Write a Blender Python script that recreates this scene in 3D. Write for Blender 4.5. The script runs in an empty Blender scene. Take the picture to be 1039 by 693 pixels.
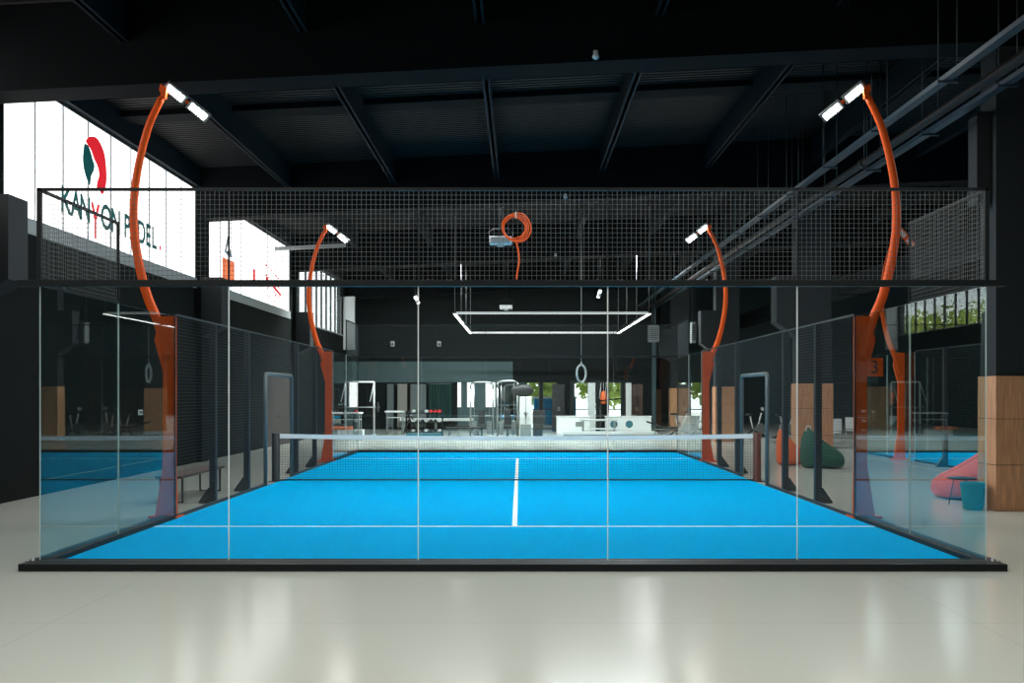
import bpy, bmesh, math, random
from mathutils import Vector, Matrix
random.seed(7)
PI = math.pi
SC = bpy.context.scene
COL = SC.collection

# ------------------------------------------------------------------ materials
def new_mat(name):
    m = bpy.data.materials.new(name); m.use_nodes = True
    nt = m.node_tree; nt.nodes.clear()
    out = nt.nodes.new('ShaderNodeOutputMaterial')
    return m, nt, out

def pbr(name, col, rough=0.5, metal=0.0, noise=0.0, scale=6.0, bump=0.0, spec=0.5, coat=0.0, rvar=0.0):
    m, nt, out = new_mat(name)
    b = nt.nodes.new('ShaderNodeBsdfPrincipled')
    b.inputs['Base Color'].default_value = (*col, 1)
    b.inputs['Roughness'].default_value = rough
    b.inputs['Metallic'].default_value = metal
    b.inputs['Specular IOR Level'].default_value = spec
    b.inputs['Coat Weight'].default_value = coat
    nt.links.new(b.outputs[0], out.inputs[0])
    if noise or bump or rvar:
        tc = nt.nodes.new('ShaderNodeTexCoord')
        n = nt.nodes.new('ShaderNodeTexNoise'); n.inputs['Scale'].default_value = scale; n.inputs['Detail'].default_value = 5
        nt.links.new(tc.outputs['Object'], n.inputs['Vector'])
        if noise:
            r = nt.nodes.new('ShaderNodeMix'); r.data_type = 'RGBA'
            r.inputs[6].default_value = (*[c * (1 - noise) for c in col], 1)
            r.inputs[7].default_value = (*[min(1, c * (1 + noise)) for c in col], 1)
            nt.links.new(n.outputs['Fac'], r.inputs[0]); nt.links.new(r.outputs[2], b.inputs['Base Color'])
        if rvar:
            mr = nt.nodes.new('ShaderNodeMapRange')
            mr.inputs['From Min'].default_value = .35; mr.inputs['From Max'].default_value = .65
            mr.inputs['To Min'].default_value = max(0, rough - rvar); mr.inputs['To Max'].default_value = rough + rvar
            nt.links.new(n.outputs['Fac'], mr.inputs['Value']); nt.links.new(mr.outputs[0], b.inputs['Roughness'])
        if bump:
            bp = nt.nodes.new('ShaderNodeBump'); bp.inputs['Strength'].default_value = bump; bp.inputs['Distance'].default_value = .01
            nt.links.new(n.outputs['Fac'], bp.inputs['Height']); nt.links.new(bp.outputs[0], b.inputs['Normal'])
    return m

def emit(name, col, strength):
    m, nt, out = new_mat(name)
    e = nt.nodes.new('ShaderNodeEmission'); e.inputs[0].default_value = (*col, 1); e.inputs[1].default_value = strength
    nt.links.new(e.outputs[0], out.inputs[0]); return m

def film_mat(name, col, s):
    m = pbr(name, col, .5)          # translucent film on a daylit pane: part of the daylight comes through
    b = next(n for n in m.node_tree.nodes if n.type == 'BSDF_PRINCIPLED')
    b.inputs['Emission Color'].default_value = (*col, 1); b.inputs['Emission Strength'].default_value = s
    return m

def glass(name, tint, gloss=1.0, rough=0.0):
    m, nt, out = new_mat(name)
    t = nt.nodes.new('ShaderNodeBsdfTransparent'); t.inputs[0].default_value = (*tint, 1)
    g = nt.nodes.new('ShaderNodeBsdfGlossy'); g.inputs['Roughness'].default_value = rough
    g.inputs[0].default_value = (gloss, gloss, gloss, 1)
    geo = nt.nodes.new('ShaderNodeNewGeometry')
    mr = nt.nodes.new('ShaderNodeMapRange'); mr.inputs['To Min'].default_value = 1.5; mr.inputs['To Max'].default_value = 1 / 1.5
    nt.links.new(geo.outputs['Backfacing'], mr.inputs['Value'])
    f = nt.nodes.new('ShaderNodeFresnel'); nt.links.new(mr.outputs[0], f.inputs['IOR'])
    mx = nt.nodes.new('ShaderNodeMixShader')
    nt.links.new(f.outputs[0], mx.inputs[0]); nt.links.new(t.outputs[0], mx.inputs[1]); nt.links.new(g.outputs[0], mx.inputs[2])
    nt.links.new(mx.outputs[0], out.inputs[0]); return m

def wood_mat(name, col):
    m, nt, out = new_mat(name)
    b = nt.nodes.new('ShaderNodeBsdfPrincipled'); b.inputs['Roughness'].default_value = .5
    tc = nt.nodes.new('ShaderNodeTexCoord'); mp = nt.nodes.new('ShaderNodeMapping'); mp.inputs['Scale'].default_value = (9, 9, .8)
    n = nt.nodes.new('ShaderNodeTexNoise'); n.inputs['Scale'].default_value = 3; n.inputs['Detail'].default_value = 6
    cr = nt.nodes.new('ShaderNodeValToRGB')
    cr.color_ramp.elements[0].position = .3; cr.color_ramp.elements[1].position = .7
    cr.color_ramp.elements[0].color = (*[c * .72 for c in col], 1); cr.color_ramp.elements[1].color = (*[c * 1.15 for c in col], 1)
    nt.links.new(tc.outputs['Object'], mp.inputs[0]); nt.links.new(mp.outputs[0], n.inputs['Vector'])
    nt.links.new(n.outputs['Fac'], cr.inputs[0]); nt.links.new(cr.outputs[0], b.inputs['Base Color'])
    nt.links.new(b.outputs[0], out.inputs[0]); return m

def corrugated(name, col):
    m, nt, out = new_mat(name)
    b = nt.nodes.new('ShaderNodeBsdfPrincipled'); b.inputs['Base Color'].default_value = (*col, 1); b.inputs['Roughness'].default_value = .6
    b.inputs['Specular IOR Level'].default_value = .2
    nt.links.new(b.outputs[0], out.inputs[0]); return m

M = dict(
    floor=pbr('polished_concrete', (.61, .63, .565), .16),
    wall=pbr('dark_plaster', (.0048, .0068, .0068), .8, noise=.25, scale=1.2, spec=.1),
    backwall=pbr('slate_paint', (.006, .010, .0105), .75, noise=.1, scale=1.0, spec=.25),
    steelwall=pbr('slate_cladding', (.085, .13, .14), .6, noise=.08, scale=.8, spec=.3),  # slate with the far glass's haze mixed into its colour
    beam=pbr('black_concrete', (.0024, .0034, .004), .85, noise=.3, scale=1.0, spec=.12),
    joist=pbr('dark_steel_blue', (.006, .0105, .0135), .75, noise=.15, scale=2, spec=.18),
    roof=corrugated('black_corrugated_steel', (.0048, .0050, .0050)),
    column=pbr('dark_column_paint', (.020, .024, .026), .7, noise=.15, scale=2, spec=.3),
    wood=wood_mat('oak_veneer', (.60, .295, .15)),
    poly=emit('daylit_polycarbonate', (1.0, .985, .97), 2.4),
    sill=pbr('grey_sill', (.32, .34, .33), .6),
    mull=pbr('pale_joint', (.55, .56, .56), .5),
    darkmull=pbr('dark_mullion', (.03, .035, .04), .5),
    frame=pbr('slate_frame', (.035, .045, .05), .5),
    glass=glass('tempered_glass', (.965, .99, .983), .28),
    sideglass=glass('tempered_side_glass', (.89, .965, .955), .75),
    seam=pbr('silicone_seam', (.75, .78, .77), .4),
    panelwall=pbr('pale_wall_panels', (.14, .14, .13), .7, noise=.3, scale=.5),
    farglass=glass('tempered_glass_clear', (.94, .978, .97)),
    edge=pbr('polished_glass_edge', (.62, .74, .70), .3),
    taupe=pbr('taupe_panel', (.30, .27, .24), .6),
    slategrey=pbr('slate_panel', (.13, .155, .16), .6),
    drape=pbr('green_drape', (.018, .06, .055), .8),
    clear=glass('window_glass', (.96, .97, .97)),
    black=pbr('black_powder_coat', (.006, .009, .010), .45, noise=.1, scale=8, spec=.25),
    post=pbr('charcoal_powder_coat', (.014, .020, .024), .42, noise=.1, scale=8),
    gate=pbr('grey_tube', (.11, .135, .14), .4),
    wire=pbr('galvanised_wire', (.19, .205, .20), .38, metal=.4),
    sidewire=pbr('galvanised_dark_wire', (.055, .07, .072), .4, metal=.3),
    orange=pbr('orange_lacquer', (.86, .10, .005), .5, noise=.05, scale=4, spec=.25),
    turf=pbr('blue_turf', (.0, .39, .74), .9, noise=.05, scale=2.0, bump=.25, spec=.0),
    line=pbr('white_line_paint', (.85, .87, .86), .7),
    white=pbr('white_paint', (.78, .80, .79), .45),
    band=pbr('white_canvas', (.86, .88, .88), .7),
    netcord=pbr('black_net_cord', (.012, .02, .03), .7),
    netpost=pbr('anthracite_net_post', (.02, .028, .032), .4),
    netpost_b=pbr('oxide_red_net_post', (.10, .03, .025), .4),
    led=emit('floodlight_led', (1, .97, .9), 45.0),
    strip=emit('linear_led', (1, .93, .88), 9.0),
    strip_dim=emit('linear_led_thin', (1, .95, .92), 1.6),
    spot=emit('spot_led', (1, .98, .95), 4.0),
    off=pbr('frosted_cover', (.75, .5, .35), .3),
    cable=pbr('orange_cable', (.85, .13, .015), .45),
    hose_pin=pbr('pale_hook', (.7, .7, .68), .4),
    green_logo=film_mat('dark_green_film', (.010, .115, .105), .35),
    red_logo=film_mat('red_film', (.80, .018, .03), .75),
    orange_film=film_mat('orange_film', (.85, .20, .08), .7),
    digit=pbr('dark_digit', (.05, .03, .03), .5),
    tray=pbr('galvanised_tray', (.024, .044, .06), .5, metal=.1),
    pipe=pbr('brown_pipe', (.011, .008, .007), .6),
    rod=pbr('threaded_rod', (.05, .06, .065), .4, metal=.3),
    bean_green=pbr('green_beanbag', (.014, .085, .055), .8, noise=.15, scale=6),
    bean_orange=pbr('orange_beanbag', (.80, .14, .03), .75, noise=.1, scale=6),
    bean_red=pbr('coral_beanbag', (.78, .10, .05), .75, noise=.1, scale=6),
    teal=pbr('teal_lacquer', (.008, .15, .12), .6),
    rubber=pbr('black_rubber', (.012, .013, .014), .6),
    chrome=pbr('brushed_steel', (.5, .52, .52), .28, metal=.8),
    lightgrey=pbr('light_grey_steel', (.55, .57, .56), .4),
    midgrey=pbr('mid_grey', (.16, .18, .18), .5),
    red=pbr('red_rubber', (.5, .02, .03), .5),
    blue=pbr('blue_panel', (.01, .33, .62), .5),
    tealmat=pbr('teal_mat', (.02, .12, .15), .6),
    mirror=pbr('mirror_silver', (.80, .86, .86), .02, metal=1.0),
    brown=pbr('dark_brown_wood', (.07, .035, .025), .6),
    seatwood=pbr('brown_bench_slat', (.08, .045, .032), .5, noise=.2, scale=6),
    leaf=pbr('leaf_green', (.46, .56, .13), .7, noise=.35, scale=1.5),
    bark=pbr('bark', (.10, .07, .05), .9),
    pavement=pbr('pale_paving', (.55, .55, .5), .8, noise=.1, scale=1),
    doorgrey=pbr('taupe_door', (.026, .0235, .0228), .6),
)

# ------------------------------------------------------------------ mesh building
class MB:
    def __init__(s): s.bm = bmesh.new(); s.mi = 0
    def _faces(s, verts, faces):
        vs = [s.bm.verts.new(v) for v in verts]
        out = []
        for f in faces:
            try:
                fc = s.bm.faces.new([vs[i] for i in f]); fc.material_index = s.mi; out.append(fc)
            except ValueError: pass
        return out
    def box(s, a, b, bevel=0.0):
        x0, y0, z0 = a; x1, y1, z1 = b
        v = [(x0,y0,z0),(x1,y0,z0),(x1,y1,z0),(x0,y1,z0),(x0,y0,z1),(x1,y0,z1),(x1,y1,z1),(x0,y1,z1)]
        fs = s._faces(v, [(3,2,1,0),(4,5,6,7),(0,1,5,4),(1,2,6,5),(2,3,7,6),(3,0,4,7)])
        if bevel:
            es = list({e for f in fs for e in f.edges})
            bmesh.ops.bevel(s.bm, geom=es, offset=bevel, segments=2, affect='EDGES', profile=.5)
        return s
    def cbox(s, c, d, bevel=0.0, rot=None):
        if rot is None:
            return s.box([c[i]-d[i]/2 for i in range(3)], [c[i]+d[i]/2 for i in range(3)], bevel)
        t = MB(); t.box([-k/2 for k in d], [k/2 for k in d], bevel)
        bmesh.ops.transform(t.bm, matrix=Matrix.Translation(c) @ rot.to_4x4(), verts=t.bm.verts)
        return s.merge(t)
    def merge(s, t):
        mp = {v: s.bm.verts.new(v.co) for v in t.bm.verts}
        for f in t.bm.faces:
            n = s.bm.faces.new([mp[v] for v in f.verts]); n.material_index = s.mi if s.mi else f.material_index; n.smooth = f.smooth
        t.bm.free(); return s
    def tube(s, pts, r, n=10, closed=False, caps=True):
        pts = [Vector(p) for p in pts]; N = len(pts)
        rad = r if isinstance(r, (list, tuple)) else [r]*N
        rings = []; up = None
        for i, p in enumerate(pts):
            if closed: t = (pts[(i+1) % N]-pts[i-1])
            else: t = (pts[min(i+1, N-1)]-pts[max(i-1, 0)])
            t.normalize()
            if up is None:
                up = Vector((0,0,1)) if abs(t.z) < .9 else Vector((1,0,0))
            a = (up - t*up.dot(t)).normalized(); b = t.cross(a); up = a
            rings.append([s.bm.verts.new(p + (a*math.cos(2*PI*k/n)+b*math.sin(2*PI*k/n))*rad[i]) for k in range(n)])
        for i in range(N if closed else N-1):
            A, B = rings[i], rings[(i+1) % N]
            for k in range(n):
                f = s.bm.faces.new((A[k], A[(k+1) % n], B[(k+1) % n], B[k])); f.material_index = s.mi; f.smooth = n > 4
        if caps and not closed:
            for rg, rv in ((rings[0], True), (rings[-1], False)):
                f = s.bm.faces.new(list(reversed(rg)) if rv else rg); f.material_index = s.mi
        return s
    def cyl(s, a, b, r, n=14): return s.tube([a, b], r, n)
    def lathe(s, prof, c=(0,0,0), n=20):
        rings = []
        for (r, z) in prof:
            rings.append([s.bm.verts.new((c[0]+r*math.cos(2*PI*k/n), c[1]+r*math.sin(2*PI*k/n), c[2]+z)) for k in range(n)])
        for A, B in zip(rings, rings[1:]):
            for k in range(n):
                f = s.bm.faces.new((A[k], A[(k+1) % n], B[(k+1) % n], B[k])); f.material_index = s.mi; f.smooth = True
        s.bm.faces.new(list(reversed(rings[0]))).material_index = s.mi
        s.bm.faces.new(rings[-1]).material_index = s.mi
        return s
    def prism(s, poly, axis, a, b):
        """poly in the plane across AXIS ('x': (y,z), 'y': (x,z), 'z': (x,y)) pushed from a to b"""
        def P(p, t): return {'x': (t, p[0], p[1]), 'y': (p[0], t, p[1]), 'z': (p[0], p[1], t)}[axis]
        n = len(poly)
        v = [P(p, a) for p in poly]+[P(p, b) for p in poly]
        s._faces(v, [tuple(range(n-1, -1, -1)), tuple(range(n, 2*n))]+[(i, (i+1) % n, n+(i+1) % n, n+i) for i in range(n)])
        return s
    def loft(s, secs, n=20, power=2.4):
        """secs: (x, zbottom, ztop, halfwidth, ycentre)"""
        rings = []
        for (x, z0, z1, w, yc) in secs:
            rg = []
            for k in range(n):
                a = 2*PI*k/n; c, q = math.cos(a), math.sin(a)
                cx = math.copysign(abs(c)**(2/power), c); cz = math.copysign(abs(q)**(2/power), q)
                rg.append(s.bm.verts.new((x, yc+cx*w, (z0+z1)/2+cz*(z1-z0)/2)))
            rings.append(rg)
        for A, B in zip(rings, rings[1:]):
            for k in range(n):
                f = s.bm.faces.new((A[k], A[(k+1) % n], B[(k+1) % n], B[k])); f.material_index = s.mi; f.smooth = True
        s.bm.faces.new(list(reversed(rings[0]))).material_index = s.mi; s.bm.faces.new(rings[-1]).material_index = s.mi
        return s
    def text(s, ch, size, xform, depth=.004):
        cu = bpy.data.curves.new('t', 'FONT'); cu.body = ch; cu.size = size; cu.extrude = depth; cu.offset = .014 if size > .5 else 0; cu.align_x = 'CENTER'
        o = bpy.data.objects.new('t', cu); COL.objects.link(o)
        dg = bpy.context.evaluated_depsgraph_get(); dg.update()
        me = bpy.data.meshes.new_from_object(o.evaluated_get(dg))
        t = MB(); t.bm.from_mesh(me); bmesh.ops.transform(t.bm, matrix=xform, verts=t.bm.verts)
        bpy.data.objects.remove(o); bpy.data.curves.remove(cu); bpy.data.meshes.remove(me)
        return s.merge(t)
    def build(s, name, mat, parent=None, fix=True):
        if fix: bmesh.ops.recalc_face_normals(s.bm, faces=s.bm.faces[:])
        off = Vector((0,0,0)); p = parent
        while p is not None: off += p.location; p = p.parent
        if parent is not None: bmesh.ops.translate(s.bm, vec=-off, verts=s.bm.verts)
        me = bpy.data.meshes.new(name); s.bm.to_mesh(me); s.bm.free()
        for m in (mat if isinstance(mat, (list, tuple)) else [mat]): me.materials.append(m)
        o = bpy.data.objects.new(name, me); COL.objects.link(o)
        if parent is not None: o.parent = parent
        return o

def thing(name, label, cat, loc=(0,0,0), group=None):
    o = bpy.data.objects.new(name, None); COL.objects.link(o); o.location = loc
    o.empty_display_size = .1
    o['label'] = label; o['category'] = cat
    if group: o['group'] = group
    return o
def tag(o, label, cat, group=None, kind=None):
    o['label'] = label; o['category'] = cat
    if group: o['group'] = group
    if kind: o['kind'] = kind
    return o
def struct(mb, name, mat, parent=None):
    o = mb.build(name, mat, parent)
    if parent is None: o['kind'] = 'structure'
    return o
def dup(root, loc, label, rz=None, group=None):
    r = root.copy(); COL.objects.link(r); r.location = loc; r['label'] = label
    if group: r['group'] = group
    if rz is not None: r.rotation_euler = (0, 0, rz)
    for ch in [c for c in COL.objects if c.parent == root]:
        c = ch.copy(); COL.objects.link(c); c.parent = r
        for g in [q for q in COL.objects if q.parent == ch]:
            d = g.copy(); COL.objects.link(d); d.parent = c
    return r
def smooth_path(pts, k=6):
    """Catmull-Rom through pts"""
    P = [Vector(p) for p in pts]; P = [2*P[0]-P[1]]+P+[2*P[-1]-P[-2]]; out = []
    for i in range(1, len(P)-2):
        for j in range(k):
            t = j/k; a, b, c, d = P[i-1], P[i], P[i+1], P[i+2]
            out.append(.5*((2*b)+(c-a)*t+(2*a-5*b+4*c-d)*t*t+(3*b-a-3*c+d)*t**3))
    out.append(P[-2]); return out

# ------------------------------------------------------------------ dimensions (metres; x across, y away, z up)
YF, YB, HX = 10.2, 30.2, 5.0          # glass of the court: near end, far end, half width
LW, RW = -8.58, 24.3                  # the hall's long walls
def slope(x): return .05*x            # the roof climbs towards +x
BAYS = (15.05, 25.8, 36.7, 47.6)      # column and beam lines

# ------------------------------------------------------------------ the setting
def add_joints(m):
    nt = m.node_tree; b = next(n for n in nt.nodes if n.type == 'BSDF_PRINCIPLED'); c = b.inputs['Base Color'].default_value[:]
    tc = nt.nodes.new('ShaderNodeTexCoord'); br = nt.nodes.new('ShaderNodeTexBrick'); br.offset = 0
    br.inputs['Scale'].default_value = 1; br.inputs['Brick Width'].default_value = 7.4; br.inputs['Row Height'].default_value = 3.85
    br.inputs['Mortar Size'].default_value = .006; br.inputs['Mortar Smooth'].default_value = 0
    br.inputs['Color1'].default_value = c; br.inputs['Color2'].default_value = [k*.975 for k in c[:3]]+[1]; br.inputs['Mortar'].default_value = [k*.86 for k in c[:3]]+[1]
    mp = nt.nodes.new('ShaderNodeMapping'); mp.inputs['Location'].default_value = (3.68, 0, 0)
    nt.links.new(tc.outputs['Object'], mp.inputs[0]); nt.links.new(mp.outputs[0], br.inputs['Vector']); nt.links.new(br.outputs['Color'], b.inputs['Base Color'])
add_joints(M['floor'])
struct(MB().box((LW-.4, -9, -.2), (RW+.3, 62, 0)), 'floor', M['floor'])
# long wall with high daylit openings
WZ0, WZ1 = 4.65, 7.36
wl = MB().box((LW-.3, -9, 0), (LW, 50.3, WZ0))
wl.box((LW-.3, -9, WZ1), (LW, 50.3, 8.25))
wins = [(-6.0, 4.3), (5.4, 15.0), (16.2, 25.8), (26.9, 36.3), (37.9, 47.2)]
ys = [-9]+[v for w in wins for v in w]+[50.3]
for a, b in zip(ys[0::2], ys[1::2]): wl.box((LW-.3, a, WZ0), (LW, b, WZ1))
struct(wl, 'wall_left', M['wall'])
struct(MB().box((LW-.3, -9.3, 0), (RW+.3, -9, 10)), 'wall_front', M['panelwall'])
struct(MB().box((RW, -9, 0), (RW+.3, 62, 10)), 'wall_right', M['wall'])
struct(MB().box((8.6, 60, 0), (RW, 60.3, 10)), 'wall_rear', M['steelwall'])
struct(MB().box((6.9, 49.9, 0), (7.1, 62, 10)).box((7.1, 60, 0), (8.6, 60.3, 10)), 'wall_return', M['steelwall'])
# back wall of the gym: solid above a low band of openings
bw = MB().box((LW, 50, 2.42), (6.9, 50.3, 8.9))
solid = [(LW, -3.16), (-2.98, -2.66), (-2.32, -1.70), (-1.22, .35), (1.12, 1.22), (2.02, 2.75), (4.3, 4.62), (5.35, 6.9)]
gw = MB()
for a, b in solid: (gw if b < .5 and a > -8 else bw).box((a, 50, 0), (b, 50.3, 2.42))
struct(bw, 'wall_back', M['backwall']); struct(gw, 'wall_gym', M['steelwall'])  # low gym wall part lightened to paint in the far-glass haze
struct(MB().box((LW, 49.9, 2.42), (-.3, 49.998, 3.5)), 'trim_1', M['steelwall'])  # paler band: haze of the far glass put into the wall colour
# roof
rf = MB()
n = int((62+9.3)/.16); prof = []
for i in range(n+1):
    y = -9.3+i*.16
    prof += [(y, 0.0), (y+.07, 0.0), (y+.09, .035), (y+.14, .035)]
prof.append((62.0, 0.0))
vs = []
for x in (LW-.3, RW+.3):
    vs.append([rf.bm.verts.new((x, y, 8.28+slope(x)+z)) for y, z in prof])
for i in range(len(prof)-1): rf.bm.faces.new((vs[0][i], vs[0][i+1], vs[1][i+1], vs[1][i]))
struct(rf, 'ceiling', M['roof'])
def sbar(mb, x0, x1, y0, y1, za, zb):
    """a member that follows the roof pitch"""
    mb.prism([(x0, za+slope(x0)), (x1, za+slope(x1)), (x1, zb+slope(x1)), (x0, zb+slope(x0))], 'y', y0, y1)
k = 2
for y in (4.2,)+BAYS:
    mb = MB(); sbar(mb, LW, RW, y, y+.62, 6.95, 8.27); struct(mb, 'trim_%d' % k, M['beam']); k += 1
edges = (-9,)+tuple((4.2,)+BAYS)+(62,)
starts = [-8.9]+[y+.62 for y in (4.2,)+BAYS]; ends = [y for y in (4.2,)+BAYS]+[61.9]
for x in (-6.1, -3.3, -.55, 2.25, 5.07, 7.9, 10.7, 13.5):
    for a, b in zip(starts[1:], ends[1:]):
        if a > 40 and x > 9: continue
        mb = MB(); z = 7.62+slope(x)
        mb.box((x-.075, a, z), (x+.075, b, z+.03)); mb.box((x-.03, a, z), (x+.03, b, z+.66))
        struct(mb, 'trim_%d' % k, M['joist']); k += 1
for y in (20.6, 31.4):
    mb = MB(); sbar(mb, LW, 14, y, y+.6, 8.16, 8.27); struct(mb, 'trim_%d' % k, M['beam']); k += 1
mb = MB().box((LW, 16, WZ1), (LW+.12, 47.3, WZ1+.5)); struct(mb, 'trim_%d' % k, M['joist']); k += 1
mb = MB(); sbar(mb, -8.3, -5.9, 33.0, 33.12, 7.15, 7.27); struct(mb, 'trim_%d' % k, M['sill']); k += 1

# daylit glazing of the long wall
for i, (a, b) in enumerate(wins):
    clear = i == 4
    w = struct(MB().box((LW-.06, a, WZ0), (LW-.03, b, WZ1)), 'window_%d' % (i+1), M['clear'] if clear else M['poly'])
    MB().box((LW-.03, a, WZ0), (LW+.03, b, WZ0+(.06 if clear else .27))).build('window_sill', M['sill'], w)
    nb = max(2, round((b-a)/1.06))
    for j in range(1, nb):
        y = a+(b-a)*j/nb
        t = .035 if clear else .022
        MB().box((LW-.03, y-t, WZ0), (LW+(.05 if clear else -.012), y+t, WZ1)).build('mullion', M['darkmull'] if clear else M['mull'], w)
    MB().box((LW-.03, a, WZ1-.06), (LW+.0, b, WZ1)).build('window_head', M['frame'], w)

# glazed openings at the back
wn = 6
opens = [(-3.16, -2.98), (-2.66, -2.32), (-1.70, -1.22)]  # glowing slits added to stand for windows mirrored from behind the camera
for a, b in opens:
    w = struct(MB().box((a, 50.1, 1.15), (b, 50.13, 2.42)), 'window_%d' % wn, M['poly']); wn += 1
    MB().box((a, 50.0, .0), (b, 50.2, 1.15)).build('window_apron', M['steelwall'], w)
for a, b in [(.35, 1.12), (1.22, 2.02), (2.75, 4.3), (4.62, 5.35)]:
    w = struct(MB().box((a, 50.1, .05), (b, 50.13, 2.42)), 'window_%d' % wn, M['clear']); wn += 1
    f = MB().box((a, 50.06, 0), (a+.06, 50.18, 2.42)).box((b-.06, 50.06, 0), (b, 50.18, 2.42)).box((a, 50.06, 0), (b, 50.18, .06)).box((a, 50.06, 1.0), (b, 50.18, 1.05))
    f.build('window_frame', M['darkmull'], w)
# mirror; panels and folds added in place of its reflections, along the gym's back wall
tag(MB().box((-1.12, 49.95, .3), (.3, 49.995, 2.36)).build('wall_mirror', M['mirror']), 'narrow wall mirror behind the silver cable machines', 'mirror')
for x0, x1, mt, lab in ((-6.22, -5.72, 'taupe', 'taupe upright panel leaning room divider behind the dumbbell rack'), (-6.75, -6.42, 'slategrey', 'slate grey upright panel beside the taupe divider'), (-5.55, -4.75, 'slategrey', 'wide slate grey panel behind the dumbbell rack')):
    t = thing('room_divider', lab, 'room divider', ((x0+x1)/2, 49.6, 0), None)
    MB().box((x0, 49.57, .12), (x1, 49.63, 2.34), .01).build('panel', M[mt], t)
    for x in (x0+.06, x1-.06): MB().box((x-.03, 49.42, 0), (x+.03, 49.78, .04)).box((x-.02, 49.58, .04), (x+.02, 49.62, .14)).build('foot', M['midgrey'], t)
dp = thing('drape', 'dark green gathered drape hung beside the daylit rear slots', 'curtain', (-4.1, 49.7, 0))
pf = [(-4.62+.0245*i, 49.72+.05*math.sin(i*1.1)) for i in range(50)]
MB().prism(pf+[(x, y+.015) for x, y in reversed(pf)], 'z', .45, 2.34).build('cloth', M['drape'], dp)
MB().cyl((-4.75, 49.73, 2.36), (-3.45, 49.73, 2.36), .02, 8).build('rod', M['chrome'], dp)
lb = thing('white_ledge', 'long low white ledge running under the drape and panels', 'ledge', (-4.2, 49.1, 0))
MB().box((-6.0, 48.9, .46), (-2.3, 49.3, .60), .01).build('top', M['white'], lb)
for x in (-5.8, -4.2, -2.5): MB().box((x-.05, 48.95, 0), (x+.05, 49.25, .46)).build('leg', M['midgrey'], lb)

# outside
struct(MB().box((-40, 50.3, -.15), (6.9, 95, -.02)).box((-45, -10, -.15), (-8.96, 50.3, -.02)), 'ground', M['pavement'])
def make_tree(loc, h, w, label, group):
    t = thing('leafy_tree', label, 'tree', loc, group)
    MB().tube([(loc[0], loc[1], 0), (loc[0]+.1, loc[1], h*.35), (loc[0], loc[1]+.1, h*.7)], [.16, .12, .06], 8).build('trunk', M['bark'], t)
    c = MB()
    for i in range(1500):
        d = Vector((random.gauss(0, 1), random.gauss(0, 1), random.gauss(0, 1))).normalized()*random.uniform(.5, 1)
        p = Vector((loc[0]+d.x*w, loc[1]+d.y*w, h*.58+d.z*h*.42))
        u = Vector((random.uniform(-1, 1), random.uniform(-1, 1), random.uniform(-1, 1))).normalized()
        v = u.orthogonal().normalized(); s = random.uniform(.14, .28)
        c._faces([p-u*s, p+v*s*.6, p+u*s, p-v*s*.6], [(0, 1, 2, 3)])
    c.build('foliage', M['leaf'], t, fix=False)
    return t
T0 = make_tree((-20.6, 57.4, 0), 8.2, 2.65, 'round green tree outside the clear high window', 'trees outside the clear side window')
for y in (62.8, 68.2, 73.6, 79, 84.4): dup(T0, (-20.6, y, 0), 'round green tree outside the clear high window', random.uniform(0, 6))
T1 = make_tree((1.3, 64, 0), 5.0, 2.2, 'bushy green tree outside the glazed rear openings', 'trees outside the rear openings')
for x in (5.9, -3.4): dup(T1, (x, 65, 0), 'bushy green tree outside the glazed rear openings', x)
bx = thing('storage_container', 'blue storage container with pale roof outside the rear glazing', 'container', (2.1, 58, 0))
MB().box((.9, 57.2, 0), (3.4, 59, 1.55), .03).build('body', M['blue'], bx)
rb = MB()
for i in range(9): rb.box((1.0+i*.28, 57.16, .1), (1.1+i*.28, 57.22, 1.45))
rb.build('side_ribs', M['blue'], bx)
MB().box((.85, 57.1, 1.55), (3.45, 59.1, 1.68)).build('roof_panel', M['white'], bx)

# ------------------------------------------------------------------ columns
names = ['nearest', 'second', 'third', 'fourth', 'last']
def column(y, idx, top):
    c = thing('wood_clad_column', 'tall dark column with oak-clad foot, %s of the row from the camera' % names[idx], 'column', (7.9, y+.3, 0), 'oak-clad columns')
    MB().box((7.53, y+.06, 2.11), (8.43, y+.56, top)).build('shaft', M['column'], c)
    wd = MB()
    wd.box((7.5, y, 0), (8.46, y+.6, 2.11), .004)
    wd.build('wood_cladding', M['wood'], c)
    jt = MB()
    for z in (.72, 1.44): jt.box((7.496, y-.004, z-.004), (8.464, y+.604, z+.004))
    jt.build('cladding_joint', M['brown'], c)
    if idx:
        MB().prism([(7.53, 3.35), (6.95, 3.75), (6.95, 5.0), (7.53, 5.0)], 'y', y+.02, y+.6).build('corbel', M['column'], c)
    else:
        MB().box((7.30, y+.2, 4.85), (7.52, y+.5, 6.3)).build('service_box', M['column'], c)
    return c
for i, y in enumerate((15.07, 25.85, 36.7, 47.6)): column(y, i, 7.28)
column(57.3, 4, 7.9)
# concrete corbels on the long wall
cname = ['nearest of the row', 'between the first two daylit windows', 'by the clear window', 'at the gym end']
for i, y in enumerate(BAYS):
    c = thing('wall_column', 'dark pilaster with a chunky corbel on the window wall, %s' % cname[i], 'column', (LW+.2, y+.3, 0), 'pilasters on the window wall')
    MB().box((LW, y+.05, 0), (LW+.14, y+.55, 6.5)).build('shaft', M['wall'], c)
    MB().prism([(LW+.14, 3.35), (-7.9, 3.62), (-7.9, 4.95), (LW+.14, 4.95)], 'y', y+.0, y+.6).build('corbel', M['column'], c)
# far gym corner: pale pier beside the clear window
struct(MB().box((LW, 47.3, 4.0), (LW+.55, 47.55, 6.6)), 'trim_%d' % k, M['mull']); k += 1

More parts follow.
